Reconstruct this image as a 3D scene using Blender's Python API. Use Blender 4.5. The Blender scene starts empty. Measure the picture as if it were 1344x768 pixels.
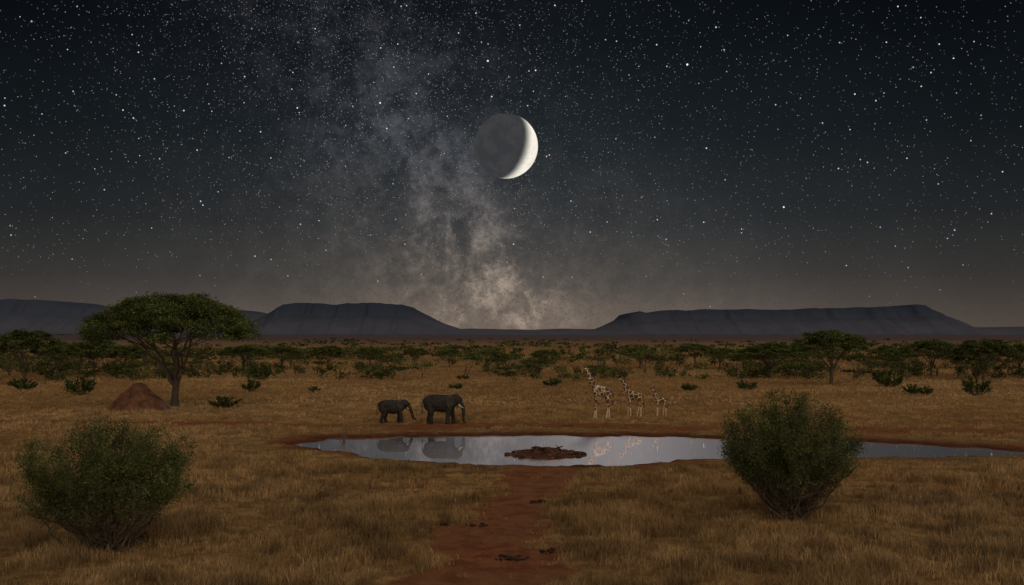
import bpy, math, random
import numpy as np
from mathutils import Vector
random.seed(7); RNG=np.random.default_rng(7)
F=1307.0; HZ=438.0; CH=8.0
def G(px,py,z=0.0):
    d=(CH-z)*F/(py-HZ); return ((px-672)/F*d, d)
scene=bpy.context.scene
scene.view_settings.view_transform='Standard'
scene.view_settings.look='None'
scene.view_settings.exposure=0
# ---------------------------------------------------------------- noise
_T=np.random.default_rng(3).random((256,256))
def vn(x,y):
    xi=np.floor(x).astype(int); yi=np.floor(y).astype(int)
    fx=x-xi; fy=y-yi; fx=fx*fx*(3-2*fx); fy=fy*fy*(3-2*fy)
    a=_T[xi&255,yi&255]; b=_T[(xi+1)&255,yi&255]; c=_T[xi&255,(yi+1)&255]; d=_T[(xi+1)&255,(yi+1)&255]
    return (a*(1-fx)+b*fx)*(1-fy)+(c*(1-fx)+d*fx)*fy
def fbm(x,y,o=4):
    s=0;a=.5;t=0
    x=np.asarray(x,float); y=np.asarray(y,float)
    for i in range(o):
        s=s+a*vn(x+i*17.3,y+i*9.1); t+=a; a*=.5; x=x*2.03; y=y*2.03
    return s/t
def sst(a,b,x):
    t=np.clip((x-a)/(b-a),0,1); return t*t*(3-2*t)
# ---------------------------------------------------------------- mesh helpers
def mk_mesh(name,V,T,C=None,M=None,mats=(),smooth=False):
    V=np.asarray(V,np.float32); T=np.asarray(T,np.int32)
    me=bpy.data.meshes.new(name)
    me.vertices.add(len(V)); me.vertices.foreach_set('co',V.ravel())
    k=T.shape[1]
    me.loops.add(T.size); me.loops.foreach_set('vertex_index',T.ravel())
    me.polygons.add(len(T)); me.polygons.foreach_set('loop_start',np.arange(0,T.size,k,dtype=np.int32))
    for m in mats: me.materials.append(m)
    if M is not None: me.polygons.foreach_set('material_index',np.asarray(M,np.int32))
    me.polygons.foreach_set('use_smooth',np.full(len(T),smooth,dtype=bool))
    me.update(calc_edges=True)
    if C is not None:
        C=np.asarray(C,np.float32)
        if C.shape[1]==3: C=np.concatenate([C,np.ones((len(C),1),np.float32)],1)
        at=me.color_attributes.new('Col','FLOAT_COLOR','POINT'); at.data.foreach_set('color',C.ravel())
    return me
def mk_obj(name,me,loc=(0,0,0),parent=None,rotz=0,scale=1):
    o=bpy.data.objects.new(name,me); scene.collection.objects.link(o)
    o.location=loc; o.rotation_euler=(0,0,rotz)
    o.scale=(scale,)*3 if not isinstance(scale,tuple) else scale
    if parent: o.parent=parent
    return o
class Acc:
    def __init__(s): s.V=[];s.T=[];s.C=[];s.M=[];s.n=0
    def add(s,V,T,C,m):
        V=np.asarray(V,float);T=np.asarray(T,int)
        C=np.broadcast_to(np.asarray(C,float),(len(V),3))
        s.V.append(V);s.T.append(T+s.n);s.C.append(C);s.M.append(np.full(len(T),m));s.n+=len(V)
    def arr(s): return np.concatenate(s.V),np.concatenate(s.T),np.concatenate(s.C),np.concatenate(s.M)
    def mesh(s,name,mats,smooth=False):
        V,T,C,M=s.arr(); return mk_mesh(name,V,T,C,M,mats,smooth)
def tube(P,R,seg=6,sq=None):
    P=np.asarray(P,float); n=len(P); V=[];
    Tn=np.gradient(P,axis=0)
    for i in range(n):
        t=Tn[i]/(np.linalg.norm(Tn[i])+1e-9)
        up=np.array([0,1.,0]) if abs(t[1])<.9 else np.array([1.,0,0])
        a=np.cross(t,up); a/=np.linalg.norm(a); b=np.cross(a,t)
        r=R[i]; ra,rb=(r if isinstance(r,(tuple,list)) else (r,r))
        for k in range(seg):
            an=2*math.pi*k/seg
            V.append(P[i]+a*math.cos(an)*ra+b*math.sin(an)*rb)
    T=[]
    for i in range(n-1):
        for k in range(seg):
            k2=(k+1)%seg; A=i*seg+k;B=i*seg+k2;C=A+seg;D=B+seg
            T+= [(A,C,B),(B,C,D)]
    V.append(P[0]);V.append(P[-1]); c0=n*seg; c1=c0+1
    for k in range(seg):
        T.append((k,(k+1)%seg,c0)); T.append(((n-1)*seg+(k+1)%seg,(n-1)*seg+k,c1))
    return np.array(V),np.array(T)
def bez(a,b,c,n):
    a,b,c=map(np.asarray,(a,b,c)); t=np.linspace(0,1,n)[:,None]
    return (1-t)**2*a+2*t*(1-t)*b+t*t*c
def leaves(Cn,s,rng,ratio=.5,flat=0.0):
    n=len(Cn); a=rng.normal(size=(n,3)); a[:,2]*=(1-flat); a/=np.linalg.norm(a,axis=1)[:,None]
    b=rng.normal(size=(n,3)); b[:,2]*=(1-flat); b-=a*(a*b).sum(1)[:,None]; b/=np.linalg.norm(b,axis=1)[:,None]
    s=np.broadcast_to(s,(n,))[:,None]
    V=np.stack([Cn+a*s,Cn+b*s*ratio,Cn-a*s,Cn-b*s*ratio],1).reshape(-1,3)
    i=np.arange(n)[:,None]*4
    T=np.concatenate([i+[0,1,2],i+[0,2,3]],0)
    return V,T
# ---------------------------------------------------------------- node helpers
def newmat(name):
    m=bpy.data.materials.new(name); m.use_nodes=True; nt=m.node_tree
    return m,nt,nt.nodes['Principled BSDF'],nt.nodes['Material Output']
class NB:
    def __init__(s,nt): s.nt=nt
    def n(s,t,**k):
        x=s.nt.nodes.new(t)
        for a,b in k.items(): setattr(x,a,b)
        return x
    def setin(s,sock,v):
        if isinstance(v,bpy.types.NodeSocket): s.nt.links.new(v,sock)
        else: sock.default_value=v
    def m(s,op,a,b=None,c=None,clamp=False):
        x=s.n('ShaderNodeMath',operation=op); x.use_clamp=clamp
        s.setin(x.inputs[0],a)
        if b is not None: s.setin(x.inputs[1],b)
        if c is not None: s.setin(x.inputs[2],c)
        return x.outputs[0]
    def vm(s,op,a,b=None):
        x=s.n('ShaderNodeVectorMath',operation=op); s.setin(x.inputs[0],a)
        if b is not None: s.setin(x.inputs[1],b)
        return x.outputs['Value'] if op in('DOT_PRODUCT','LENGTH') else x.outputs[0]
    def mix(s,f,a,b,mode='MIX'):
        x=s.n('ShaderNodeMix',data_type='RGBA',blend_type=mode)
        s.setin(x.inputs[0],f); s.setin(x.inputs[6],a if isinstance(a,bpy.types.NodeSocket) else (*a,1)); s.setin(x.inputs[7],b if isinstance(b,bpy.types.NodeSocket) else (*b,1))
        return x.outputs[2]
    def noise(s,vec,scale,detail=5,rough=.55,dist=0):
        x=s.n('ShaderNodeTexNoise'); 
        if vec is not None: s.setin(x.inputs['Vector'],vec)
        x.inputs['Scale'].default_value=scale;x.inputs['Detail'].default_value=detail;x.inputs['Roughness'].default_value=rough;x.inputs['Distortion'].default_value=dist
        return x.outputs['Fac']
    def ss(s,x,a,b,lo=0.,hi=1.):
        r=s.n('ShaderNodeMapRange',interpolation_type='SMOOTHSTEP'); s.setin(r.inputs[0],x)
        r.inputs[1].default_value=a;r.inputs[2].default_value=b;r.inputs[3].default_value=lo;r.inputs[4].default_value=hi
        return r.outputs[0]
    def ramp(s,x,stops):
        r=s.n('ShaderNodeValToRGB'); s.setin(r.inputs[0],x); e=r.color_ramp.elements
        while len(e)<len(stops): e.new(.5)
        for i,(p,c) in enumerate(stops): e[i].position=p; e[i].color=(*c,1)
        return r.outputs[0]
def lin(r,g,b):
    f=lambda c:(c/255/12.92) if c/255<.04045 else ((c/255+.055)/1.055)**2.4
    return (f(r),f(g),f(b))
# ---------------------------------------------------------------- materials
def leaf_mat(name,transl=.25,rough=.6):
    m,nt,p,out=newmat(name); b=NB(nt)
    at=b.n('ShaderNodeVertexColor'); at.layer_name='Col'
    nt.links.new(at.outputs[0],p.inputs['Base Color']); p.inputs['Roughness'].default_value=rough
    p.inputs['Specular IOR Level'].default_value=.2
    tr=b.n('ShaderNodeBsdfTranslucent'); nt.links.new(at.outputs[0],tr.inputs[0])
    mx=b.n('ShaderNodeMixShader'); mx.inputs[0].default_value=transl
    nt.links.new(p.outputs[0],mx.inputs[1]); nt.links.new(tr.outputs[0],mx.inputs[2]); nt.links.new(mx.outputs[0],out.inputs[0])
    return m
M_LEAF=leaf_mat('foliage',.3,.8); M_GRASS=leaf_mat('dry_grass_blades',.2,.85)
def bark(name,c1,c2):
    m,nt,p,out=newmat(name); b=NB(nt)
    tc=b.n('ShaderNodeTexCoord'); mp=b.n('ShaderNodeMapping'); mp.inputs['Scale'].default_value=(6,6,1.2); nt.links.new(tc.outputs['Object'],mp.inputs[0])
    f=b.noise(mp.outputs[0],2,6,.65); nt.links.new(b.mix(b.ss(f,.35,.65),c1,c2),p.inputs['Base Color']); p.inputs['Roughness'].default_value=.95
    bm=b.n('ShaderNodeBump'); bm.inputs['Strength'].default_value=.7; bm.inputs['Distance'].default_value=.05; nt.links.new(f,bm.inputs['Height']); nt.links.new(bm.outputs[0],p.inputs['Normal'])
    return m
M_BARK=bark('acacia_bark',(.045,.032,.022),(.11,.08,.055)); M_TWIG=bark('bush_twigs',(.06,.042,.026),(.13,.095,.06))

# ================================================================ terrain functions
pool_px=[(378,581),(405,577),(440,573),(500,571.5),(600,570.5),(700,570),(800,570.5),(880,571),(940,573),(985,577),(1060,578),(1140,578.5),(1200,581),(1270,585),(1330,589),(1400,592),
 (1400,597),(1330,596),(1260,598.5),(1190,599),(1120,598),(1040,600),(960,599),(925,600.5),(880,604),(820,608),(740,609),(670,608.5),(630,606),(560,603),(500,598),(470,593),(430,588.5),(400,585)]
POOL=np.array([G(*p) for p in pool_px])
def poly_sd(x,y,P):
    sh=x.shape; x=x.ravel();y=y.ravel(); d2=np.full(x.shape,1e18); ins=np.zeros(x.shape,bool); n=len(P)
    for i in range(n):
        ax,ay=P[i];bx,by=P[(i+1)%n]; ex,ey=bx-ax,by-ay
        t=np.clip(((x-ax)*ex+(y-ay)*ey)/(ex*ex+ey*ey),0,1)
        d2=np.minimum(d2,(x-ax-t*ex)**2+(y-ay-t*ey)**2)
        c=((ay>y)!=(by>y))&(x<(bx-ax)*(y-ay)/((by-ay)+1e-12)+ax); ins^=c
    d=np.sqrt(d2); return np.where(ins,-d,d).reshape(sh)
def pool_sd(x,y):
    return poly_sd(x,y,POOL)+(fbm(x*.45,y*.45,4)-.5)*2.6+(fbm(x*1.6+3,y*1.6,3)-.5)*1.2-.2
def path_c(y):
    py=HZ+CH*F/np.maximum(y,5)
    cx=np.interp(py,[600,612,650,700,768,900],[722,715,695,655,625,600])
    hw=np.interp(py,[600,612,650,700,768,900],[80,56,50,78,120,190])
    return (cx-672)/F*y, hw/F*y
def soil(x,y):
    sd=pool_sd(x,y); n=fbm(x*.35+40,y*.35,4)-.5; n2=fbm(x*1.3+9,y*1.3,4)-.5
    shore=1-sst(.6,3.0,sd+n*4+n2*2)
    cx,hw=path_c(y)
    tr=(1-sst(.45,1.25,np.abs(x-cx)/hw+n*1.2+n2*1.3))*(y<66)*.95
    xa=np.array([-60,-30,-10,5,20,45,80]); ya=np.array([93,88,85,86,84,79,77]); wa=np.array([1.2,2.0,3.,4,3.5,2.6,2.0])
    yb=np.interp(x,xa,ya)+n*3; wb=np.interp(x,xa,wa)
    band=(1-sst(.2,1.5,np.abs(y-yb)/wb+n*1.6+n2*1.4))*.78
    return np.clip(np.maximum(np.maximum(shore,tr),band),0,1), sd
def height(x,y,sd=None):
    if sd is None: sd=pool_sd(x,y)
    near=np.exp(-np.maximum(y-60,0)/400.)
    z=(fbm(x*.12,y*.12,3)-.5)*.35*sst(2,12,sd)*near+(fbm(x*1.1,y*1.1,3)-.5)*.10*near
    z=z+.05-.5*(1-sst(-1.6,1.2,sd))
    return z
# ---------------------------------------------------------------- ground
def axis(fine_lo,fine_hi,step,lo,hi,g=1.09):
    a=list(np.arange(fine_lo,fine_hi,step)); s=step; x=a[-1]
    while x<hi: s*=g; x+=s; a.append(x)
    s=step; x=a[0]; bb=[]
    while x>lo: s*=g; x-=s; bb.append(x)
    return np.array(bb[::-1]+a)
xs=axis(-62,62,.33,-26000,26000); ys=axis(28,104,.3,-9000,40000)
X,Y=np.meshgrid(xs,ys); SO,SD=soil(X,Y); Z=height(X,Y,SD)
nx,ny=len(xs),len(ys)
V=np.stack([X.ravel(),Y.ravel(),Z.ravel()],1)
ii=(np.arange(ny-1)[:,None]*nx+np.arange(nx-1)[None]).ravel()
Q=np.stack([ii,ii+1,ii+nx+1,ii+nx],1)
wet=1-sst(.0,1.5,SD)
C=np.stack([SO.ravel(),wet.ravel(),0*SO.ravel()],1)
m,nt,p,out=newmat('savanna_soil'); b=NB(nt)
at=b.n('ShaderNodeVertexColor'); at.layer_name='Col'; sp=b.n('ShaderNodeSeparateColor'); nt.links.new(at.outputs[0],sp.inputs[0])
geo=b.n('ShaderNodeNewGeometry'); pos=geo.outputs['Position']
sx=b.n('ShaderNodeSeparateXYZ'); nt.links.new(pos,sx.inputs[0])
n1=b.noise(pos,.06,6,.6); n2=b.noise(pos,.9,6,.65); n3=b.noise(pos,9,5,.7); n4=b.noise(pos,.012,5,.6)
dry=b.mix(b.ss(n1,.35,.65),(.27,.160,.066),(.36,.225,.10))
dry=b.mix(b.ss(n2,.4,.62),dry,(.17,.095,.042))
dry=b.mix(b.m('MULTIPLY',b.ss(n4,.46,.58),.6),dry,(.17,.085,.042))
red=b.mix(b.ss(n2,.35,.65),(.15,.053,.027),(.25,.10,.052))
red=b.mix(b.m('MULTIPLY',b.ss(n3,.5,.7),.75),red,(.06,.028,.018))
red=b.mix(b.m('MULTIPLY',b.ss(n1,.4,.6),.35),red,(.20,.12,.065))
sm=b.m('ADD',sp.outputs[0],b.m('MULTIPLY',b.m('SUBTRACT',n3,.5),.8),clamp=True)
col=b.mix(b.ss(sm,.2,.8),dry,red)
col=b.mix(b.m('MULTIPLY',sp.outputs[1],.75),col,(.04,.021,.014))
far_haze=b.ss(sx.outputs[1],250,1500)
col=b.mix(b.m('MULTIPLY',far_haze,.95),col,(.076,.060,.068))  # distance haze painted into the ground colour, mauve towards the horizon
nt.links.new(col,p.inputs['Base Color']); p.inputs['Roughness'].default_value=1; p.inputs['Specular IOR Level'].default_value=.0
bm=b.n('ShaderNodeBump'); bm.inputs['Strength'].default_value=.9; bm.inputs['Distance'].default_value=.14
nt.links.new(b.m('ADD',n3,n2),bm.inputs['Height']); nt.links.new(bm.outputs[0],p.inputs['Normal'])
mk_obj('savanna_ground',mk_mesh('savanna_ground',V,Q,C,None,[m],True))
# ---------------------------------------------------------------- water
m,nt,p,out=newmat('waterhole_water'); b=NB(nt)
geo=b.n('ShaderNodeNewGeometry'); mp=b.n('ShaderNodeMapping'); mp.inputs['Scale'].default_value=(.6,1.2,1); nt.links.new(geo.outputs['Position'],mp.inputs[0])
nz=b.noise(mp.outputs[0],1.5,3,.5)
bm=b.n('ShaderNodeBump'); bm.inputs['Strength'].default_value=.05; bm.inputs['Distance'].default_value=.02; nt.links.new(nz,bm.inputs['Height'])
g1=b.n('ShaderNodeBsdfGlossy'); g1.inputs['Roughness'].default_value=.012; g1.inputs[0].default_value=(1,1,1,1)
g2=b.n('ShaderNodeBsdfGlossy'); g2.inputs['Roughness'].default_value=.6; g2.inputs[0].default_value=(.9,.88,1,1)
nt.links.new(bm.outputs[0],g1.inputs['Normal'])
a1=b.n('ShaderNodeMixShader'); a1.inputs[0].default_value=.11; nt.links.new(g1.outputs[0],a1.inputs[1]); nt.links.new(g2.outputs[0],a1.inputs[2])
nt.links.new(a1.outputs[0],out.inputs[0])
x0,x1=POOL[:,0].min()-3,POOL[:,0].max()+3; y0,y1=POOL[:,1].min()-3,POOL[:,1].max()+3
mk_obj('waterhole',mk_mesh('waterhole',[(x0,y0,-.17),(x1,y0,-.17),(x1,y1,-.17),(x0,y1,-.17)],[(0,1,2,3)],None,None,[m]))
# ---------------------------------------------------------------- grass
def make_grass():
    Vs=[];Cs=[];
    def zone(y0,y1,dens,nb,hh,ww,wide,var):
        A=(y1-y0)*(y0+y1)/2*wide*2
        n=int(A*dens)
        y=np.sqrt(RNG.random(n)*(y1**2-y0**2)+y0**2); x=(RNG.random(n)*2-1)*wide*y
        s,sd=soil(x,y); cl=fbm(x*.5+100,y*.5,4); big=fbm(x*.05+33,y*.07,3)
        keep=(sd>.3)&(RNG.random(n)<(1-.98*sst(.2,.72,s))*(.35+1.1*sst(.35,.6,cl)))
        x,y,cl,big,sd,s=[q[keep] for q in (x,y,cl,big,sd,s)]; n=len(x)
        z=height(x,y,sd)-.02
        H=hh*(.45+.9*sst(.3,.7,cl))*(.7+.6*RNG.random(n))*(.35+.65*sst(1,6,sd))*(1-.55*s)
        straw=np.array([.46,.300,.145]); gold=np.array([.35,.210,.088]); brown=np.array([.19,.108,.050]); olive=np.array([.14,.13,.05])
        t=sst(.35,.65,big+.25*(RNG.random(n)-.5))[:,None]; u=(RNG.random(n)**1.3)[:,None]*(.4+.6*var)
        base=(straw*t+gold*(1-t))*(1-.55*u)+brown*.55*u
        ol=((1-sst(1.5,7,sd))*.6+.25*var*(RNG.random(n)>.8))[:,None]; base=base*(1-ol)+olive*ol
        base=base*np.interp(y,[30,48,62,85,140,300],[.66,.76,.90,1.0,1.0,.85])[:,None]  # foreground darkening of a lens vignette painted into the blade colour
        base=base*(1+var*(-.36+.62*sst(.33,.62,fbm(x*.9+7,y*.9,3))))[:,None]
        base=base*(1+var*(-.15+.3*sst(.35,.62,fbm(x*.2+70,y*.25,3))))[:,None]
        for k in range(nb):
            an=RNG.random(n)*6.283; le=(.15+.75*RNG.random(n)); h=H*(.6+.5*RNG.random(n))
            ox=RNG.normal(size=n)*.1*hh/.4; oy=RNG.normal(size=n)*.1*hh/.4
            bx=x+ox; by=y+oy
            wa=RNG.random(n)*3.1416; wx=np.cos(wa)*ww/2; wy=np.sin(wa)*ww/2*.6
            dx=np.cos(an)*le*h*.7; dy=np.sin(an)*le*h*.7
            p0=np.stack([bx-wx,by-wy,z],1);p1=np.stack([bx+wx,by+wy,z],1)
            p2=np.stack([bx+dx*.4+wx*.8,by+dy*.4+wy*.8,z+h*.62],1);p3=np.stack([bx+dx*.4-wx*.8,by+dy*.4-wy*.8,z+h*.62],1)
            p4=np.stack([bx+dx,by+dy,z+h*(1-.25*le)],1)
            Vs.append(np.stack([p0,p1,p2,p3,p4],1).reshape(-1,3))
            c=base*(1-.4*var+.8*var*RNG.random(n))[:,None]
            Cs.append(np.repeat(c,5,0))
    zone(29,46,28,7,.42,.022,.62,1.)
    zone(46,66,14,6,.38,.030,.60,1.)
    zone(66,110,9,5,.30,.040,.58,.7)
    zone(110,220,2.4,5,.32,.08,.56,.5)
    zone(220,520,.20,5,.4,.2,.56,.5)
    V=np.concatenate(Vs);C=np.concatenate(Cs); n=len(V)//5; i=np.arange(n)[:,None]*5
    T=np.concatenate([i+[0,1,2],i+[0,2,3],i+[3,2,4]])
    print('grass blades',n)
    mk_obj('dry_grass',mk_mesh('dry_grass',V,T,C,None,[M_GRASS]))
make_grass()
# ================================================================ vegetation
GREENS=np.array([[.055,.075,.018],[.078,.10,.026],[.038,.052,.016],[.10,.115,.032]])
def gcol(n,rng,dark=1.0,clump=None):
    c=GREENS[rng.integers(0,4,n)]*(.7+.6*rng.random(n))[:,None]*dark
    if clump is not None: c=c*clump[:,None]
    return np.repeat(c,4,0)
def acacia_mesh(name,seed,H,R,npad,lpp,ls,tr,fork=.22,lean=.04,edge=.64,bright=1.0):
    rng=np.random.default_rng(seed); A=Acc()
    fk=np.array([lean*H,rng.normal()*.02*H,fork*H])
    P=bez((0,0,-.2),(lean*.1*H,0,fork*.5*H),fk,6); A.add(*tube(P,[tr*1.5,tr*1.1,tr*.95,tr*.9,tr*.9,tr*.85],8),(1,1,1),0)
    nodes=[];rad=[]
    nl=7
    for i in range(nl):
        an=2*math.pi*(i+rng.random()*.6)/nl; rr=R*(.35+.4*rng.random()); 
        if i==0: rr=R*.1
        e=np.array([math.cos(an)*rr,math.sin(an)*rr*.9,H*(edge+.02+.14*rng.random())])
        st=fk-np.array([0,0,rng.random()*.08*H])
        mid=st*.5+e*.5+np.array([math.cos(an)*-.08*R,math.sin(an)*-.08*R,-.0*H])+rng.normal(size=3)*.035*H
        P=bez(st,mid,e,9); P[1:-1]+=rng.normal(size=(7,3))*.012*H
        r0=tr*(.42+.2*rng.random()); rs=np.linspace(r0,r0*.3,9); A.add(*tube(P,list(rs),6),(1,1,1),0)
        for k in range(3,9): nodes.append(P[k]); rad.append(rs[k])
        for q in range(3):
            k=rng.integers(4,7); an2=an+rng.normal()*.7; r2=R*(.5+.4*rng.random()); e2=np.array([math.cos(an2)*r2,math.sin(an2)*r2,H*(edge+.10*rng.random())])
            P2=bez(P[k],(P[k]+e2)/2+[0,0,-.02*H],e2,6); P2[1:-1]+=rng.normal(size=(4,3))*.01*H
            rs2=np.linspace(rs[k]*.6,rs[k]*.2,6); A.add(*tube(P2,list(rs2),5),(1,1,1),0)
            for kk in range(1,6): nodes.append(P2[kk]); rad.append(rs2[kk])
    nodes=np.array(nodes); rad=np.array(rad)
    g=math.pi*(3-math.sqrt(5))
    for i in range(npad):
        r=R*math.sqrt((i+.5)/npad)*(1+.06*rng.normal()); an=i*g+rng.normal()*.25; q=min(r/R,1)
        lobes=1+.08*math.sin(an*3+seed)+.06*math.sin(an*5+seed*2); 
        top=H*(edge+(.98-edge)*max(0,1-q**2.2)**.62*(1+.05*rng.normal()))
        bot=H*(edge-.03+.12*(1-q*q))
        lay=rng.random()
        z=top if lay<.5 else top-(top-bot)*rng.random()*.95
        z=min(z,H*.985)
        c=np.array([math.cos(an)*r*lobes*.93,math.sin(an)*r*lobes*.93,z-.02*H])
        d=np.linalg.norm(nodes-c,axis=1)+np.where(nodes[:,2]>c[2],3,0); j=d.argmin()
        P=bez(nodes[j],(nodes[j]+c)/2-[0,0,.02*H],c,4); A.add(*tube(P,list(np.linspace(max(rad[j]*.5,.03),.015,4)),4),(1,1,1),0)
        pr=R*(.09+.08*rng.random()); pt=H*.024*(1+rng.random())
        n=int(lpp*(.6+.8*rng.random())); v=rng.normal(size=(n,3)); v/=np.linalg.norm(v,axis=1)[:,None]; v*=(rng.random(n)**.45)[:,None]
        L=c+v*[pr,pr,pt]+rng.normal(size=(n,3))*.028*R*[1,1,.3]
        L[:,2]-=.12*pr*(v[:,0]**2+v[:,1]**2)
        VV,TT=leaves(L,ls*(.6+.8*rng.random(n)),rng,.55,.35); cl=np.full(n,.5+1.0*rng.random())
        A.add(VV,TT,gcol(n,rng,bright,cl),1)
    return A.mesh(name,[M_BARK,M_LEAF],False)
def place(px,py): 
    x,y=G(px,py); return x,y,float(height(np.array([x]),np.array([y]))[0])-.03
x,y,z=place(229,534)
me=acacia_mesh('acacia_big',11,12.4,9.0,230,260,.12,.42,.24,.02,.65,1.2)
mk_obj('acacia_tree',me,(x,y,z))
va=[acacia_mesh('acacia_a',21,8,5.6,110,130,.14,.26,.3,.03,.66,1.2),acacia_mesh('acacia_b',34,8,4.6,95,130,.14,.22,.28,-.04,.62,1.1),acacia_mesh('acacia_c',47,8,6.2,100,120,.15,.24,.34,.02,.70,1.2)]
for (px,py,top,w,k,r) in [(1091,506,435,110,0,.5),(1222,496,447,78,2,1.2),(1290,500,446,88,1,2.2),(1010,497,451,90,0,3.),(33,504,433,96,1,.9),(124,495,446,76,0,4.),(912,480,452,56,2,5.),(486,480,456,46,2,.3),(840,484,457,56,0,.8),(1338,494,452,60,0,1.),(430,486,454,54,1,2.),(640,489,461,66,0,2.6),(75,499,450,64,2,3.3),(1160,480,456,42,1,3.9),(545,479,457,40,1,.2),(945,484,457,48,2,2.9),(165,492,454,60,1,.4),(320,488,454,76,0,1.9),(370,486,455,60,2,2.4),(715,480,460,40,2,.9),(-40,500,438,90,0,2),(1400,500,444,90,2,2),(1040,486,457,54,1,4.4),(1180,486,457,56,0,5.1),(1255,484,453,52,2,.7),(590,482,459,44,0,3.7)]:
    x,y,z=place(px,py); mm=va[k]; h=(py-top)/F*y; rr=[5.6,4.6,6.2][k]; wd=w/F*y
    mk_obj('acacia_tree',mm,(x,y,z),None,r,(wd/2/rr*.95,wd/2/rr*.95,h/8*1.02))
def bush_mesh(name,seed,H,W,ns,ntw,lpt,ls,low=.2,cz0=.58,hr=.42,bright=1.25):
    rng=np.random.default_rng(seed); A=Acc(); c=np.array([0,0,H*cz0]); 
    for i in range(ns):
        an=rng.random()*6.283; cz=1-rng.random()*1.6; sz=math.sqrt(max(0,1-cz*cz)); k=.72+.33*rng.random()
        e=c+np.array([math.cos(an)*sz*W/2,math.sin(an)*sz*W/2,cz*H*hr])*k
        b0=np.array([rng.normal()*.06*W,rng.normal()*.06*W,-.05])
        mid=b0*.55+e*.45+np.array([math.cos(an)*.03*W*sz,math.sin(an)*.03*W*sz,(.06-.12*sz)*H]); mid[:2]+=rng.normal(size=2)*.03*W
        P=bez(b0,mid,e,9); P[1:-1]+=rng.normal(size=(7,3))*.014*H
        r0=.010*H*(.5+.7*rng.random()); rs=np.linspace(r0,r0*.18,9); A.add(*tube(P,list(rs),4),(1,1,1),0)
        cb=.6+.8*rng.random()
        for t in range(ntw):
            u=.35+.65*rng.random()**.8; kk=min(int(u*8),7); f=u*8-kk; s=P[kk]*(1-f)+P[kk+1]*f
            dr=(P[8]-P[4]); dr/=np.linalg.norm(dr); dr=dr*.35+rng.normal(size=3)*.75+[0,0,.2]; dr/=np.linalg.norm(dr)
            ln=H*(.05+.13*rng.random()); e2=s+dr*ln
            q=(e2-c)/[W/2,W/2,H*hr]; ql=np.linalg.norm(q); lim=1.0+.12*rng.random()
            if ql>lim: e2=c+(e2-c)/ql*lim
            if e2[2]<.08*H: continue
            P2=bez(s,(s+e2)/2+rng.normal(size=3)*.015*H,e2,4); A.add(*tube(P2,list(np.linspace(.0022*H,.0007*H,4)),3),(1,1,1),0)
            hz=e2[2]/H; pl=1 if hz>.48 else (max(0,(hz-low)/(.48-low)))**1.5
            n=int(lpt*pl*(.5+rng.random())); 
            if n<1: continue
            tt=rng.random(n)[:,None]; L=s*(1-tt)+e2*tt+rng.normal(size=(n,3))*.018*H
            VV,TT=leaves(L,ls*(.6+.8*rng.random(n)),rng,.55); A.add(VV,TT,gcol(n,rng,bright,np.full(n,cb*(.6+.8*rng.random()))),1)
    return A.mesh(name,[M_TWIG,M_LEAF],False)
x,y,z=place(1036,678); mk_obj('leafy_bush',bush_mesh('bush_r',5,5.45,5.9,110,30,25,.042,.24),(x,y,z))
x,y,z=place(140,722); mk_obj('leafy_bush',bush_mesh('bush_l',9,4.85,6.4,110,30,27,.038,.22,.60,.40),(x,y,z),None,1.0)
sm=[bush_mesh('shrub_a',51,2.2,3.6,34,14,16,.07,.0,.5,.48,1.0),bush_mesh('shrub_b',52,1.8,3.2,34,14,16,.07,.0,.5,.48,1.0)]
for i,(px,py,w,h) in enumerate([(105,519,44,28),(296,537,42,17),(1281,519,40,27),(1196,518,24,15),(1215,518,22,13),(330,514,30,16),(342,500,34,24),(30,512,36,16),(905,514,24,12),(725,508,26,12),(598,512,20,10),(1165,508,40,24),(980,512,30,14),(412,516,18,9)]):
    x,y,z=place(px,py); k=i%2; mk_obj('shrub',sm[k],(x,y,z),None,i*1.3,(w/F*y/[3.4,3.0][k],w/F*y/[3.4,3.0][k],h/F*y/[2.2,1.8][k]))
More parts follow.
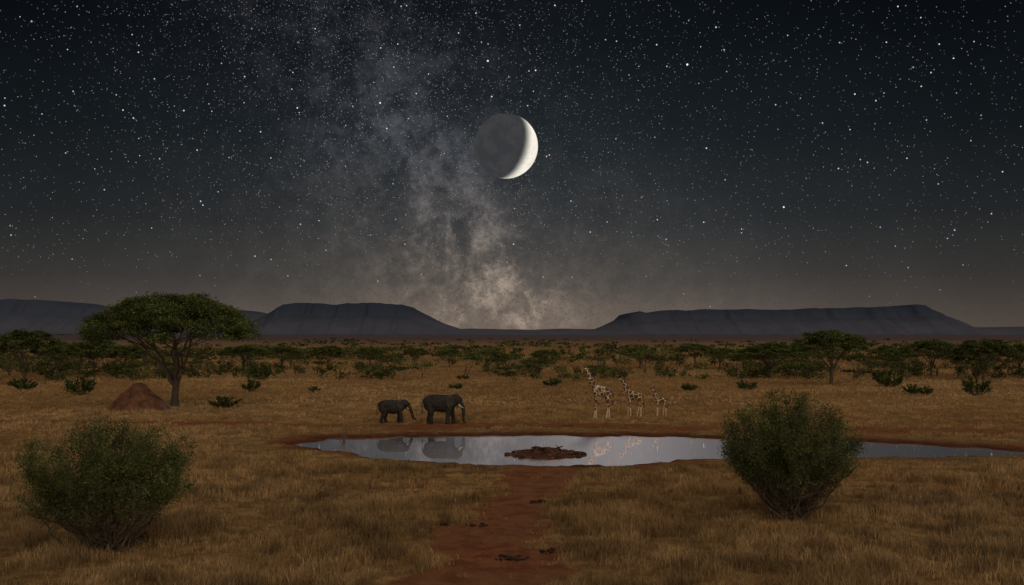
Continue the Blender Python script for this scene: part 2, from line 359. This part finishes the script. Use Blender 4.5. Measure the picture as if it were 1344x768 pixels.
def treeline():
    rng=np.random.default_rng(77); A=Acc()
    def blob(x,y,h,w,n,ls,flat):
        nc=rng.integers(3,7); dark=.5+.9*rng.random()**1.3
        for c in range(nc):
            cx=x+rng.normal()*w*.24; cy=y+rng.normal()*w*.2
            if flat: cz=h*(.78+.1*rng.random()); rz=h*.12; rx=w*.26
            else: cz=h*(.25+.45*rng.random()); rz=h*.28; rx=w*(.16+.1*rng.random())
            m=max(4,n//nc); v=rng.normal(size=(m,3)); v/=np.linalg.norm(v,axis=1)[:,None]; v*=(rng.random(m)**.4)[:,None]*(1+.12*rng.normal(size=m))[:,None]
            L=np.array([cx,cy,cz])+v*[rx,rx,rz]; L[:,2]=np.maximum(L[:,2],.05)
            VV,TT=leaves(L,ls*(.6+.8*rng.random(m)),rng,.6,.2); A.add(VV,TT,gcol(m,rng,dark,np.full(m,.7+.6*rng.random()))*np.array([1.12,1.0,1.0]),1)
        if flat:
            for k in range(3):
                P=bez((x,y,0),(x+rng.normal()*.05*w,y,h*.4),(x+rng.normal()*.2*w,y,h*.75),4); A.add(*tube(P,[.022*h,.017*h,.013*h,.006*h],4),(1,1,1),0)
    for i in range(1000):
        px=rng.uniform(-160,1510); py=rng.choice([rng.uniform(468,502),rng.uniform(478,499)])
        x,y=G(px,py); 
        dn=float(fbm(np.array([px*.022]),np.array([py*.12]),3)[0]); side=.06*min(1,abs(px-700)/500)
        if dn+side<.52 and rng.random()<.84: continue
        flat=rng.random()<.3; h=rng.uniform(1.2,3.5)*(1.5 if flat else 1); w=h*rng.uniform(1.3,2.4)
        blob(x,y,h,w,int(240*w/5),.17,flat)
    for i in range(1200):
        py=447+26*rng.random()**.8; px=rng.uniform(-160,1510); x,y=G(px,py)
        dn=float(fbm(np.array([px*.014+50]),np.array([py*.35]),3)[0])
        if dn<.50 and rng.random()<.8: continue
        flat=rng.random()<.25; h=rng.uniform(1.2,3.6)*(1.4 if flat else 1); w=h*rng.uniform(1.4,2.4)
        blob(x,y,h,w,45,.36+y/3200.,flat)
    mk_obj('distant_treeline',A.mesh('distant_treeline',[M_BARK,M_LEAF]))
treeline()
# ================================================================ mountains
def mountain(name,prof,dist,depth,seed,col0,haze_col):
    prof=np.array(prof,float); us=np.linspace(prof[0,0],prof[-1,0],420); hs=np.maximum(0,(439.0-np.interp(us,prof[:,0],prof[:,1]))/F*dist)
    ts=np.linspace(0,1,70); xx=(us-672)/F*dist
    hs=hs*(1+.09*(fbm(us*.05+seed,us*0+seed,5)-.5))
    U,TT=np.meshgrid(us,ts); XX,_=np.meshgrid(xx,ts); HH,_=np.meshgrid(hs,ts)
    yo=dist-depth*.35+TT*depth
    gul=fbm(XX*.006+seed,TT*3+seed,4)-.5; gx=fbm(XX*.02+seed*3,TT*1.2,4)-.5
    tt=np.clip(TT+gul*.06+gx*.03*(TT<.4),0,1)
    cs=np.where(tt<.22,sst(0,1,tt/.22*.9)*.6,np.where(tt<.30,.585+.415*sst(.22,.30,tt),1.0))
    cs=cs*(1-sst(.7,1,TT))
    ZZ=HH*cs+(gx*.03*HH)*(TT<.28)-8*(HH<1)
    ZZ=np.minimum(ZZ*1.0,HH+1)
    nx=len(us);ny=len(ts); ii=(np.arange(ny-1)[:,None]*nx+np.arange(nx-1)[None]).ravel()
    m,nt,p,out=newmat(name+'_rock'); b=NB(nt); geo=b.n('ShaderNodeNewGeometry'); s=b.n('ShaderNodeSeparateXYZ'); nt.links.new(geo.outputs['Position'],s.inputs[0])
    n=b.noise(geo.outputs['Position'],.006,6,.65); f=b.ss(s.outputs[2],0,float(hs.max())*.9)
    c=b.mix(f,haze_col,col0); c=b.mix(b.m('MULTIPLY',b.ss(n,.4,.65),.2),c,(col0[0]*.7,col0[1]*.7,col0[2]*.7))  # aerial haze put into the rock colour: bluish, paler towards the foot
    nt.links.new(c,p.inputs['Base Color']); p.inputs['Roughness'].default_value=1; p.inputs['Specular IOR Level'].default_value=0
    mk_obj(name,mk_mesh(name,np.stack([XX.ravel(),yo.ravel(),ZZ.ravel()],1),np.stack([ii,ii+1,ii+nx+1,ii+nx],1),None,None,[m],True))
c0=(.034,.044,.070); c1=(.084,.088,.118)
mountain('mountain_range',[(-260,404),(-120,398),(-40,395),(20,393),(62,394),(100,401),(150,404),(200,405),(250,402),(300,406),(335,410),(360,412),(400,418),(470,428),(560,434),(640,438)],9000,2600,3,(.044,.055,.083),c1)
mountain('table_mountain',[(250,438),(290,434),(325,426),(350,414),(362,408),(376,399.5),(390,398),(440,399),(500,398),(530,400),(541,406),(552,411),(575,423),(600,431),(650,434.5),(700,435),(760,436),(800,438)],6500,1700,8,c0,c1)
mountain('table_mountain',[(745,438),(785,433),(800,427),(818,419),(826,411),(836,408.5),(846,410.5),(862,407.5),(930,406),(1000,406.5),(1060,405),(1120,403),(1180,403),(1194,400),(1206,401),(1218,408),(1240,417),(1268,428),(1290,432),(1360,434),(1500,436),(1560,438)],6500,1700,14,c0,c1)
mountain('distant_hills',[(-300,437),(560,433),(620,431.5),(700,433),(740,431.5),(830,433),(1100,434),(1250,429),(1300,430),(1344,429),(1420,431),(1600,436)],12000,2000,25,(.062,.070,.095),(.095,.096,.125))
# ================================================================ termite mound, islet, dung
def lumpy(name,w,d,h,seed,mat,powr=1.0,rough=.25,n=90,m=40):
    th=np.linspace(0,2*np.pi,n,endpoint=False); r=np.linspace(0,1,m); Rr,Th=np.meshgrid(r,th,indexing='ij')
    x=Rr*np.cos(Th);y=Rr*np.sin(Th); nz=fbm(x*2.2+seed+5,y*2.2+seed+5,4)-.5; n2=fbm(x*6+seed+9,y*6+9,3)-.5
    k=1+.25*(fbm(np.cos(Th)*1.5+seed+7,np.sin(Th)*1.5+7,3)-.5)*2
    prof=(1-Rr**powr)**1.35
    z=h*(prof+rough*(nz*2*(1-Rr**3))+rough*.6*n2*(1-Rr**4))-.1*Rr**6
    V=np.stack([x*w/2*k,y*d/2*k,z],-1).reshape(-1,3)
    i,j=np.meshgrid(np.arange(m-1),np.arange(n),indexing='ij'); j2=(j+1)%n
    Q=np.stack([(i*n+j).ravel(),((i+1)*n+j).ravel(),((i+1)*n+j2).ravel(),(i*n+j2).ravel()],1)
    return V,Q
def dirt(name,a,c,sc=3):
    m,nt,p,out=newmat(name); b=NB(nt); tc=b.n('ShaderNodeTexCoord'); f=b.noise(tc.outputs['Object'],sc,7,.7); g=b.noise(tc.outputs['Object'],sc*6,4,.7)
    nt.links.new(b.mix(b.ss(f,.35,.65),a,c),p.inputs['Base Color']); p.inputs['Roughness'].default_value=.95; p.inputs['Specular IOR Level'].default_value=.15
    bm=b.n('ShaderNodeBump'); bm.inputs['Strength'].default_value=1; bm.inputs['Distance'].default_value=.1; nt.links.new(b.m('ADD',f,g),bm.inputs['Height']); nt.links.new(bm.outputs[0],p.inputs['Normal'])
    return m
M_TERM=dirt('termite_clay',(.085,.038,.023),(.20,.09,.052),1.5); M_MUD=dirt('red_mud',(.045,.02,.013),(.14,.063,.04),2); M_DUNG=dirt('dung',(.035,.02,.014),(.09,.045,.028),8)
x,y,z=place(182,538); V,Q=lumpy('t',6.9,5.4,2.6,2,M_TERM,1.7,.20); mk_obj('termite_mound',mk_mesh('termite_mound',V,Q,None,None,[M_TERM],True),(x,y,z))
def rock(rng,c,s):
    V,T=bpy_sphere(); V=V.copy()
    V=V*(1+.3*(fbm(V[:,0]*1.6+rng.random()*50+5,V[:,1]*1.6+V[:,2]+5,3)-.5)[:,None]*2); V*=s; a=rng.random()*6.28
    R=np.array([[math.cos(a),-math.sin(a),0],[math.sin(a),math.cos(a),0],[0,0,1]]); return V@R.T+c,T
_S=None
def bpy_sphere():
    global _S
    if _S is None:
        import bmesh
        bm=bmesh.new(); bmesh.ops.create_icosphere(bm,subdivisions=2,radius=1); _S=(np.array([v.co[:] for v in bm.verts]),np.array([[v.index for v in f.verts] for f in bm.faces])); bm.free()
    return _S
par=bpy.data.objects.new('mud_islet',None); scene.collection.objects.link(par); x,y=G(717,596,-.1); par.location=(x,y,-.24)
V,Q=lumpy('i',7.4,5.4,.45,12,M_MUD,1.2,.35); mk_obj('mud_bank',mk_mesh('mud_bank',V,Q,None,None,[M_MUD],True),(0,0,0),par)
rng=np.random.default_rng(4); A=Acc()
for i in range(120):
    a=rng.random()*6.28; r=rng.random()**.6; s=.05+.16*rng.random()**1.8; A.add(*rock(rng,np.array([math.cos(a)*r*2.7,math.sin(a)*r*1.9,.12+.40*(1-r)]),np.array([s*1.6,s,s*.7])),(1,1,1),0)
for i in range(16):
    a=rng.random()*6.28; r=rng.random()*1.9; q=np.array([math.cos(a)*r,math.sin(a)*r*.6,.30+.25*(1-r/1.9)]); dvec=rng.normal(size=3)*[.5,.4,.12]; A.add(*tube(bez(q-dvec,q+[0,0,.05],q+dvec,5),[.045,.05,.045,.035,.02],5),(1,1,1),0)
mk_obj('clods',A.mesh('clods',[M_MUD],True),(0,0,0),par)
for i,(px,py,w,n) in enumerate([(628,692,32,12),(672,733,46,18),(725,725,30,8),(700,660,20,8),(714,659,18,6),(585,691,14,4),(742,686,16,4),(745,560,16,6),(640,563,14,5)]):
    x,y,z=place(px,py); rng=np.random.default_rng(100+i); A=Acc(); ww=w/F*y/2
    for k in range(n):
        s=.04+.06*rng.random(); a=rng.random()*6.28; r=rng.random()**.7*ww; A.add(*rock(rng,np.array([math.cos(a)*r,math.sin(a)*r*.8,.03+.08*rng.random()*(1-r/ww)]),np.array([s*1.4,s,s*.8])),(1,1,1),0)
    for k in range(n):
        s=.02+.02*rng.random(); a=rng.random()*6.28; r=ww*(.6+1.2*rng.random()); A.add(*rock(rng,np.array([math.cos(a)*r,math.sin(a)*r*.8,.01]),np.array([s*1.4,s,s*.8])),(1,1,1),0)
    mk_obj('dung_pile',A.mesh('dung_pile',[M_DUNG],True),(x,y,z+.02))
# dead branch standing at the left end of the pool
rng=np.random.default_rng(9); A=Acc()
for k in range(5):
    e=np.array([rng.normal()*.5,rng.normal()*.4,.5+.8*rng.random()]); A.add(*tube(bez((0,0,-.3),e*.5+rng.normal(size=3)*.1,e,6),list(np.linspace(.05,.012,6)),5),(1,1,1),0)
    A.add(*tube(bez(e*.6,e*.8+rng.normal(size=3)*.1,e+rng.normal(size=3)*.25,4),list(np.linspace(.02,.006,4)),4),(1,1,1),0)
x,y=G(452,582,-.1); mk_obj('dead_branch',A.mesh('dead_branch',[M_BARK]),(x,y,-.12))
# ================================================================ animals
def skin_body(name,parts,mat,parent,voxel,sc):
    A=Acc()
    for P,R in parts:
        P=np.array(P)*sc; R=[(r[0]*sc,r[1]*sc) if isinstance(r,tuple) else r*sc for r in R]
        n=len(P); t=np.arange(n); tt=np.linspace(0,n-1,(n-1)*4+1); P2=np.stack([np.interp(tt,t,P[:,k]) for k in range(3)],1)
        ra=np.interp(tt,t,[r[0] if isinstance(r,tuple) else r for r in R]); rb=np.interp(tt,t,[r[1] if isinstance(r,tuple) else r for r in R])
        for _ in range(2): P2[1:-1]=(P2[:-2]+2*P2[1:-1]+P2[2:])/4
        A.add(*tube(P2,[(ra[i],rb[i]) for i in range(len(P2))],14),(1,1,1),0)
        for e,(q,r1,r2) in enumerate(((P2[0],ra[0],rb[0]),(P2[-1],ra[-1],rb[-1]))):
            s=bpy_sphere(); rr=min(r1,r2); A.add(s[0]*np.array([.6*rr if abs(r1-r2)>1e-6 or rr>.1*sc else r1,r2,r1])*.97+q,s[1],(1,1,1),0)
    o=mk_obj(name,A.mesh(name,[mat],True),(0,0,0),parent)
    r=o.modifiers.new('r','REMESH'); r.mode='VOXEL'; r.voxel_size=voxel; r.use_smooth_shade=True
    s=o.modifiers.new('s','SMOOTH'); s.iterations=3; s.factor=.5
    return o
M_ELE=dirt('elephant_skin',(.028,.024,.022),(.055,.047,.043),3); M_ELE.node_tree.nodes['Principled BSDF'].inputs['Roughness'].default_value=.75
M_EAR=dirt('elephant_ear_skin',(.05,.042,.038),(.085,.072,.064),3)
m,nt,p,out=newmat('ivory'); p.inputs['Base Color'].default_value=(.6,.54,.42,1); p.inputs['Roughness'].default_value=.4; M_IV=m
m,nt,p,out=newmat('eye_black'); p.inputs['Base Color'].default_value=(.01,.008,.006,1); p.inputs['Roughness'].default_value=.2; M_EYE=m
def elephant(px,py,hpx,yaw,trunk,stride,tusk,wf=1.0):
    x,y,z=place(px,py); S=hpx/F*y
    E=bpy.data.objects.new('elephant',None); scene.collection.objects.link(E); E.location=(x,y,z+.02); E.rotation_euler=(0,0,yaw)
    parts=[([(-.56,0,.66),(-.45,0,.70),(-.25,0,.70),(0,0,.675),(.18,0,.70),(.32,0,.735),(.42,0,.78)],[(.20,.15),(.26,.21),(.29,.245),(.30,.26),(.285,.24),(.235,.20),(.17,.14)]),
      ([(.34,0,.78),(.46,0,.83),(.56,0,.83)],[(.17,.13),(.175,.145),(.14,.12)]),
      ([(.50,0,.92),(.58,0,.80),(.60,0,.70)],[(.085,.11),(.12,.12),(.09,.085)]),
      ([(.46,0,.70),(.56,0,.64)],[.08,.05]),
      (trunk,list(np.linspace(.085,.026,len(trunk))))]
    fl,fr,hl,hr=stride
    for sy,dx in ((.135,fl),(-.135,fr)):
        parts.append(([(.27,sy,.62),(.27+dx*.35,sy,.42),(.27+dx*.7,sy,.24),(.27+dx,sy,.10),(.285+dx,sy,.035)],[(.125,.10),(.09,.08),(.073,.07),(.072,.07),(.085,.078)]))
    for sy,dx in ((.14,hl),(-.14,hr)):
        parts.append(([(-.43,sy,.60),(-.36+dx*.3,sy,.42),(-.43+dx*.7,sy,.24),(-.43+dx,sy,.10),(-.41+dx,sy,.035)],[(.17,.12),(.115,.09),(.073,.066),(.068,.065),(.08,.072)]))
    parts.append(([(-.60,0,.84),(-.68,0,.74),(-.70,0,.55),(-.69,0,.42)],[.035,.022,.014,.014]))
    parts.append(([(-.69,0,.43),(-.69,0,.34)],[.022,.016]))
    skin_body('body',parts,M_ELE,E,.028*S/2.4,S)
    ol=np.array([(.44,.93),(.36,.99),(.24,.97),(.16,.88),(.155,.76),(.20,.62),(.27,.52),(.33,.50),(.37,.58),(.41,.68),(.45,.76)])
    for sgn in(1,-1):
        c=np.array([.36,.78]); Vv=[];Tt=[]; rings=4; n=len(ol)
        Vv.append((c[0],0,c[1]))
        for r in range(1,rings+1):
            for q in ol: v=c+(q-c)*r/rings; Vv.append((v[0],0,v[1]))
        for k in range(n): Tt.append((0,1+k,1+(k+1)%n))
        for r in range(rings-1):
            for k in range(n):
                a=1+r*n+k;b2=1+r*n+(k+1)%n; Tt+=[(a,a+n,b2+n),(a,b2+n,b2)]
        Vv=np.array(Vv); dxx=np.clip(.46-Vv[:,0],0,1); Vv[:,1]=sgn*(.150+.50*dxx+.02*np.sin(Vv[:,2]*30)*dxx*4)
        o=mk_obj('ear',mk_mesh('ear',Vv*S,Tt,None,None,[M_EAR],True),(0,0,0),E); so=o.modifiers.new('t','SOLIDIFY'); so.thickness=.022*S; sb=o.modifiers.new('u','SUBSURF'); sb.levels=1; sb.render_levels=1
        v,t=bpy_sphere(); mk_obj('eye',mk_mesh('eye',v*.013*S+np.array([.60,sgn*.112,.81])*S,t,None,None,[M_EYE],True),(0,0,0),E)
        if tusk>0:
            P=np.array([(.58,sgn*.075,.66),(.64,sgn*.10,.57),(.71,sgn*.11,.52),(.78,sgn*.105,.52)]); P=P[0]+(P-P[0])*tusk
            vv,tt=tube(bez(P[0],P[1]*1.0,P[3],7)*S,list(np.linspace(.024,.008,7)*S),8); mk_obj('tusk',mk_mesh('tusk',vv,tt,None,None,[M_IV],True),(0,0,0),E)
T1=[(.60,0,.74),(.68,0,.64),(.72,0,.50),(.73,0,.34),(.72,0,.18),(.74,0,.07),(.78,0,.05)]
T2=[(.60,0,.74),(.69,0,.64),(.75,0,.50),(.79,0,.34),(.84,0,.20),(.91,0,.16),(.95,0,.20)]
elephant(580.5,557.5,39,math.radians(-8),T1,(.10,-.08,-.08,.08),.8)
elephant(516.5,556.5,31,math.radians(4),T2,(-.07,.09,.09,-.08),.35)
m,nt,p,out=newmat('giraffe_coat'); b=NB(nt); tc=b.n('ShaderNodeTexCoord')
nz=b.n('ShaderNodeTexNoise'); nz.inputs['Scale'].default_value=3; nt.links.new(tc.outputs['Object'],nz.inputs[0])
vv=b.vm('ADD',tc.outputs['Object'],b.vm('MULTIPLY',nz.outputs['Color'],(.15,.15,.15)))
vo=b.n('ShaderNodeTexVoronoi',feature='DISTANCE_TO_EDGE'); vo.inputs['Scale'].default_value=2.7; nt.links.new(vv,vo.inputs['Vector'])
sz=b.n('ShaderNodeSeparateXYZ'); nt.links.new(tc.outputs['Object'],sz.inputs[0])
fade=b.ss(b.m('MULTIPLY',sz.outputs[2],-1.),-1.2,-.4,0,.35)
thr=b.m('ADD',.065,fade)
f=b.m('GREATER_THAN',vo.outputs['Distance'],thr)
nt.links.new(b.mix(f,(.56,.42,.27),(.085,.038,.018)),p.inputs['Base Color']); p.inputs['Roughness'].default_value=.8; M_GIR=m
m,nt,p,out=newmat('giraffe_dark_hair'); p.inputs['Base Color'].default_value=(.03,.018,.012,1); p.inputs['Roughness'].default_value=.9; M_GH=m
def giraffe(px,py,hpx,yaw,neck,stride):
    x,y,z=place(px,py); S=hpx/F*y*.985
    E=bpy.data.objects.new('giraffe',None); scene.collection.objects.link(E); E.location=(x,y,z+.02); E.rotation_euler=(0,0,yaw)
    h=np.array(neck[-1]); 
    parts=[([(-.19,0,.475),(-.14,0,.495),(-.04,0,.50),(.05,0,.525),(.11,0,.555)],[(.06,.045),(.088,.064),(.10,.076),(.112,.078),(.085,.055)]),
      (neck,list(zip(np.linspace(.085,.032,len(neck)),np.linspace(.048,.026,len(neck))))),
      ([h+[-.005,0,.0],h+[.03,0,.0],h+[.065,0,-.022],h+[.098,0,-.038]],[(.033,.029),(.031,.027),(.022,.019),(.018,.017)]),
      ([h+[.0,.012,.02],h+[-.008,.016,.055]],[.008,.009]),([h+[.0,-.012,.02],h+[-.008,-.016,.055]],[.008,.009])]
    for sy,dx in ((.042,stride[0]),(-.042,stride[1])):
        parts.append(([(.085,sy,.50),(.09+dx*.3,sy,.38),(.09+dx*.55,sy,.235),(.09+dx*.9,sy,.05),(.10+dx,sy,.008)],[(.05,.034),(.030,.025),(.022,.020),(.0145,.0145),(.021,.019)]))
    for sy,dx in ((.045,stride[2]),(-.045,stride[3])):
        parts.append(([(-.15,sy,.47),(-.125+dx*.3,sy,.36),(-.165+dx*.6,sy,.235),(-.15+dx*.95,sy,.05),(-.14+dx,sy,.008)],[(.066,.04),(.038,.03),(.021,.019),(.0145,.0145),(.021,.019)]))
    skin_body('body',parts,M_GIR,E,.0075*S,S)
    for sgn in(1,-1):
        e0=h+[-.012,sgn*.022,.012]; e1=h+[-.03,sgn*.065,.02]; v,t=tube(bez(e0*S,(e0+e1)/2*S,e1*S,5),[.006*S,.013*S,.014*S,.009*S,.002*S],6); mk_obj('ear',mk_mesh('ear',v,t,None,None,[M_GIR],True),(0,0,0),E)
        v,t=bpy_sphere(); mk_obj('ossicone_tip',mk_mesh('ossicone_tip',v*.010*S+(h+[-.008,sgn*.016,.058])*S,t,None,None,[M_GH],True),(0,0,0),E)
        mk_obj('eye',mk_mesh('eye',v*.006*S+(h+[.03,sgn*.027,.008])*S,t,None,None,[M_EYE],True),(0,0,0),E)
    v,t=tube(np.array([(-.235,0,.51),(-.26,0,.46),(-.26,0,.38),(-.255,0,.30),(-.255,0,.24)])*S,[.010*S,.007*S,.005*S,.012*S,.004*S],6); mk_obj('tail',mk_mesh('tail',v,t,None,None,[M_GH],True),(0,0,0),E)
    nk=np.array(neck); off=np.array([-.062,0,.034]); P=[nk[i]+off*(1-.5*i/(len(nk)-1)) for i in range(1,len(nk))]; v,t=tube(np.array(P)*S,[(.013*S,.007*S)]*len(P),6); mk_obj('mane',mk_mesh('mane',v,t,None,None,[M_GH],True),(0,0,0),E)
N1=[(.07,0,.54),(.13,0,.61),(.19,0,.72),(.245,0,.83),(.28,0,.92)]
N2=[(.07,0,.54),(.13,0,.61),(.18,0,.72),(.215,0,.83),(.235,0,.92)]
giraffe(788,549.5,71,math.radians(180+18),N1,(.05,-.03,.04,-.05))
giraffe(831,547,54,math.radians(180-14),N1,(-.04,.05,-.05,.05))
giraffe(866.5,546,41,math.radians(180+8),N2,(.03,-.03,-.03,.04))
# ================================================================ moon
D=28000.; mu,mv=(664-672)/F,(HZ-192)/F
def sphere_mesh(name,r,mat):
    import bmesh
    bm=bmesh.new(); bmesh.ops.create_uvsphere(bm,u_segments=96,v_segments=64,radius=r); me=bpy.data.meshes.new(name); bm.to_mesh(me); bm.free()
    for q in me.polygons: q.use_smooth=True
    me.materials.append(mat); return me
m,nt,p,out=newmat('moon_surface'); b=NB(nt); nt.nodes.remove(p); tc=b.n('ShaderNodeTexCoord')
nrm=b.vm('NORMALIZE',tc.outputs['Object']); L=Vector((.82,.56,-.17)).normalized()
dt=b.vm('DOT_PRODUCT',nrm,tuple(L)); n1=b.noise(nrm,2.2,6,.6); n2=b.noise(nrm,9,6,.7)
lit=b.ss(dt,-.04,.38); tex=b.m('ADD',.50,b.m('ADD',b.m('MULTIPLY',n1,.55),b.m('MULTIPLY',n2,.5)))  # crescent phase baked into the emission from a fixed light direction
dark=b.mix(b.ss(n1,.4,.6),lin(56,57,60),lin(64,64,66)); bright=b.mix(1.0,(.86,.80,.69),(1,1,1),'MULTIPLY')
vmul=b.n('ShaderNodeVectorMath',operation='SCALE'); nt.links.new(bright,vmul.inputs[0]); nt.links.new(b.m('MULTIPLY',tex,lit),vmul.inputs['Scale'])
add=b.vm('ADD',vmul.outputs[0],dark); em=b.n('ShaderNodeEmission'); nt.links.new(add,em.inputs[0]); nt.links.new(em.outputs[0],out.inputs[0]); m.cycles.emission_sampling='NONE'
mk_obj('moon',sphere_mesh('moon',42/F*D,m),(mu*D,D,CH+mv*D))
# ================================================================ stars
def uc(v): return .0-.52*v
def stars():
    rng=np.random.default_rng(12); n=140000; d=rng.normal(size=(n,3)); d[:,2]=np.abs(d[:,2]); d/=np.linalg.norm(d,axis=1)[:,None]
    br=.07+.30*rng.random(n)**3; big=rng.random(n)
    br=np.where(big>.97,.35+.6*rng.random(n),br); size=np.where(big>.97,.46+.25*rng.random(n),.32+.14*rng.random(n)); 
    h=big>.9994; size=np.where(h,.75+.35*rng.random(n),size); br=np.where(h,1.1,br)
    k=15000; v=rng.random(k)*.5; u=uc(v)+rng.normal(size=k)*(.06+.14*rng.random(k)); e=np.stack([u,np.ones(k),v],1); e/=np.linalg.norm(e,axis=1)[:,None]
    d=np.concatenate([d,e]); br=np.concatenate([br,.06+.25*rng.random(k)**4]); size=np.concatenate([size,.30+.15*rng.random(k)])
    fade=sst(.0,.12,d[:,2]); br=br*(.3+.7*fade); keep=(d[:,2]>.012)&(rng.random(len(d))<.4+.6*fade); d=d[keep];br=br[keep];size=size[keep]; n=len(d)
    tint=np.array([[1,1,1],[.75,.85,1.1],[1.1,.92,.75],[.85,.92,1.05],[.9,.85,1.1]])[rng.integers(0,5,n)]
    Rr=32000.; c=d*Rr; a=np.cross(d,[0,0,1.]); a/=np.linalg.norm(a,axis=1)[:,None]+1e-9; bb=np.cross(a,d); s=(size*Rr/996)[:,None]; r2=.7071
    V=np.stack([c+a*s,c+(a+bb)*s*r2,c+bb*s,c+(bb-a)*s*r2,c-a*s,c-(a+bb)*s*r2,c-bb*s,c+(a-bb)*s*r2],1).reshape(-1,3)
    i=np.arange(n)[:,None]*8; T=np.concatenate([i+[0,2,4],i+[0,4,6],i+[0,1,2],i+[2,3,4],i+[4,5,6],i+[6,7,0]])
    C=np.repeat(tint*br[:,None],8,0)
    m,nt,p,out=newmat('starlight'); b=NB(nt); nt.nodes.remove(p); at=b.n('ShaderNodeVertexColor'); at.layer_name='Col'; em=b.n('ShaderNodeEmission'); nt.links.new(at.outputs[0],em.inputs[0]); nt.links.new(em.outputs[0],out.inputs[0]); m.cycles.emission_sampling='NONE'
    mk_obj('stars',mk_mesh('stars',V,T,C,None,[m]))
stars()
# ================================================================ world
w=bpy.data.worlds.new('sky'); scene.world=w; w.use_nodes=True; nt=w.node_tree; b=NB(nt); bg=nt.nodes['Background']
tc=b.n('ShaderNodeTexCoord'); dirv=tc.outputs['Generated']; s=b.n('ShaderNodeSeparateXYZ'); nt.links.new(dirv,s.inputs[0]); dx,dy,dz=s.outputs
yy=b.m('MAXIMUM',dy,.08); u=b.m('DIVIDE',dx,yy); v=b.m('DIVIDE',dz,yy); front=b.ss(dy,.1,.5)
base=b.ramp(dz,[(0,lin(98,87,79)),(.022,lin(86,78,72)),(.055,lin(65,63,61)),(.11,lin(43,46,48)),(.19,lin(25,31,35)),(.28,lin(14,19,24)),(.36,lin(9,13,18)),(1,lin(7,10,16))])
side=b.m('ADD',.64,b.m('MULTIPLY',.52,b.m('EXPONENT',b.m('MULTIPLY',-9.,b.m('MULTIPLY',u,u)))))
mot=b.m('ADD',.75,b.m('MULTIPLY',.5,b.noise(dirv,9,6,.65)))
sc=b.n('ShaderNodeVectorMath',operation='SCALE'); nt.links.new(base,sc.inputs[0]); nt.links.new(b.m('MULTIPLY',side,mot),sc.inputs['Scale'])
nA=b.noise(dirv,7,6,.6); nB=b.noise(dirv,18,9,.72,.3); nC=b.noise(dirv,44,8,.75,.2); nD=b.noise(dirv,150,5,.8)
dd=b.m('SUBTRACT',u,b.m('MULTIPLY',-.52,v)); dd=b.m('ADD',dd,b.m('MULTIPLY',b.m('SUBTRACT',nA,.5),.12))
def gauss(x,sg): q=b.m('DIVIDE',x,sg); return b.m('EXPONENT',b.m('MULTIPLY',-1.,b.m('MULTIPLY',q,q)))
wide=gauss(dd,.22); core=gauss(dd,b.m('ADD',.055,b.m('MULTIPLY',.14,v)))
vfade=b.m('EXPONENT',b.m('MULTIPLY',-7.5,v)); 
rift=b.ss(nB,.41,.60,.10,1.); fine=b.ss(nC,.36,.66); gr=b.m('ADD',.25,b.m('MULTIPLY',nD,1.5))
mw=b.m('ADD',b.m('MULTIPLY',wide,b.m('MULTIPLY',.038,b.m('ADD',.4,fine))),b.m('MULTIPLY',b.m('MULTIPLY',core,.23),b.m('MULTIPLY',rift,b.m('ADD',.3,fine))))
mw=b.m('MULTIPLY',b.m('MULTIPLY',mw,vfade),b.m('MULTIPLY',gr,front)); mw=b.m('MULTIPLY',mw,b.ss(dz,-.01,.02))
mcol=b.mix(b.ss(v,.04,.22),(1.2,.92,.70),(.88,.9,1.02))
sm2=b.n('ShaderNodeVectorMath',operation='SCALE'); nt.links.new(mcol,sm2.inputs[0]); nt.links.new(mw,sm2.inputs['Scale'])
tot=b.vm('ADD',sc.outputs[0],sm2.outputs[0])
gd=Vector((.35,-1,.55)).normalized(); k=b.vm('DOT_PRODUCT',dirv,tuple(gd)); fill_glow=b.m('MULTIPLY',b.ss(k,.05,.95),b.ss(dz,-.05,.1))  # warm glow behind the camera, added out of view as ambient fill
sg=b.n('ShaderNodeVectorMath',operation='SCALE'); sg.inputs[0].default_value=(1.0,.86,.68); nt.links.new(b.m('MULTIPLY',fill_glow,.88),sg.inputs['Scale'])
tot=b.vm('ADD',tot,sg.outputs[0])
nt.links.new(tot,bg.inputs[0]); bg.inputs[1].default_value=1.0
# ================================================================ moonlight lamp
ld=bpy.data.lights.new('moonlight','SUN'); ld.energy=.85; ld.angle=math.radians(4); ld.color=(1,.90,.78)
lo=bpy.data.objects.new('moonlight',ld); scene.collection.objects.link(lo); lo.location=(0,100,60)
el=math.radians(12.5); az=math.radians(6); to=Vector((math.sin(az)*math.cos(el),math.cos(az)*math.cos(el),math.sin(el))); lo.rotation_euler=to.to_track_quat('Z','Y').to_euler()
# ================================================================ camera
cd=bpy.data.cameras.new('camera'); cd.sensor_width=36; cd.lens=36*F/1344; cd.shift_y=(HZ-384)/1344; cd.clip_end=120000; cd.clip_start=.5
co=bpy.data.objects.new('camera',cd); scene.collection.objects.link(co); co.location=(0,0,CH); co.rotation_euler=(math.radians(90),0,0); scene.camera=co
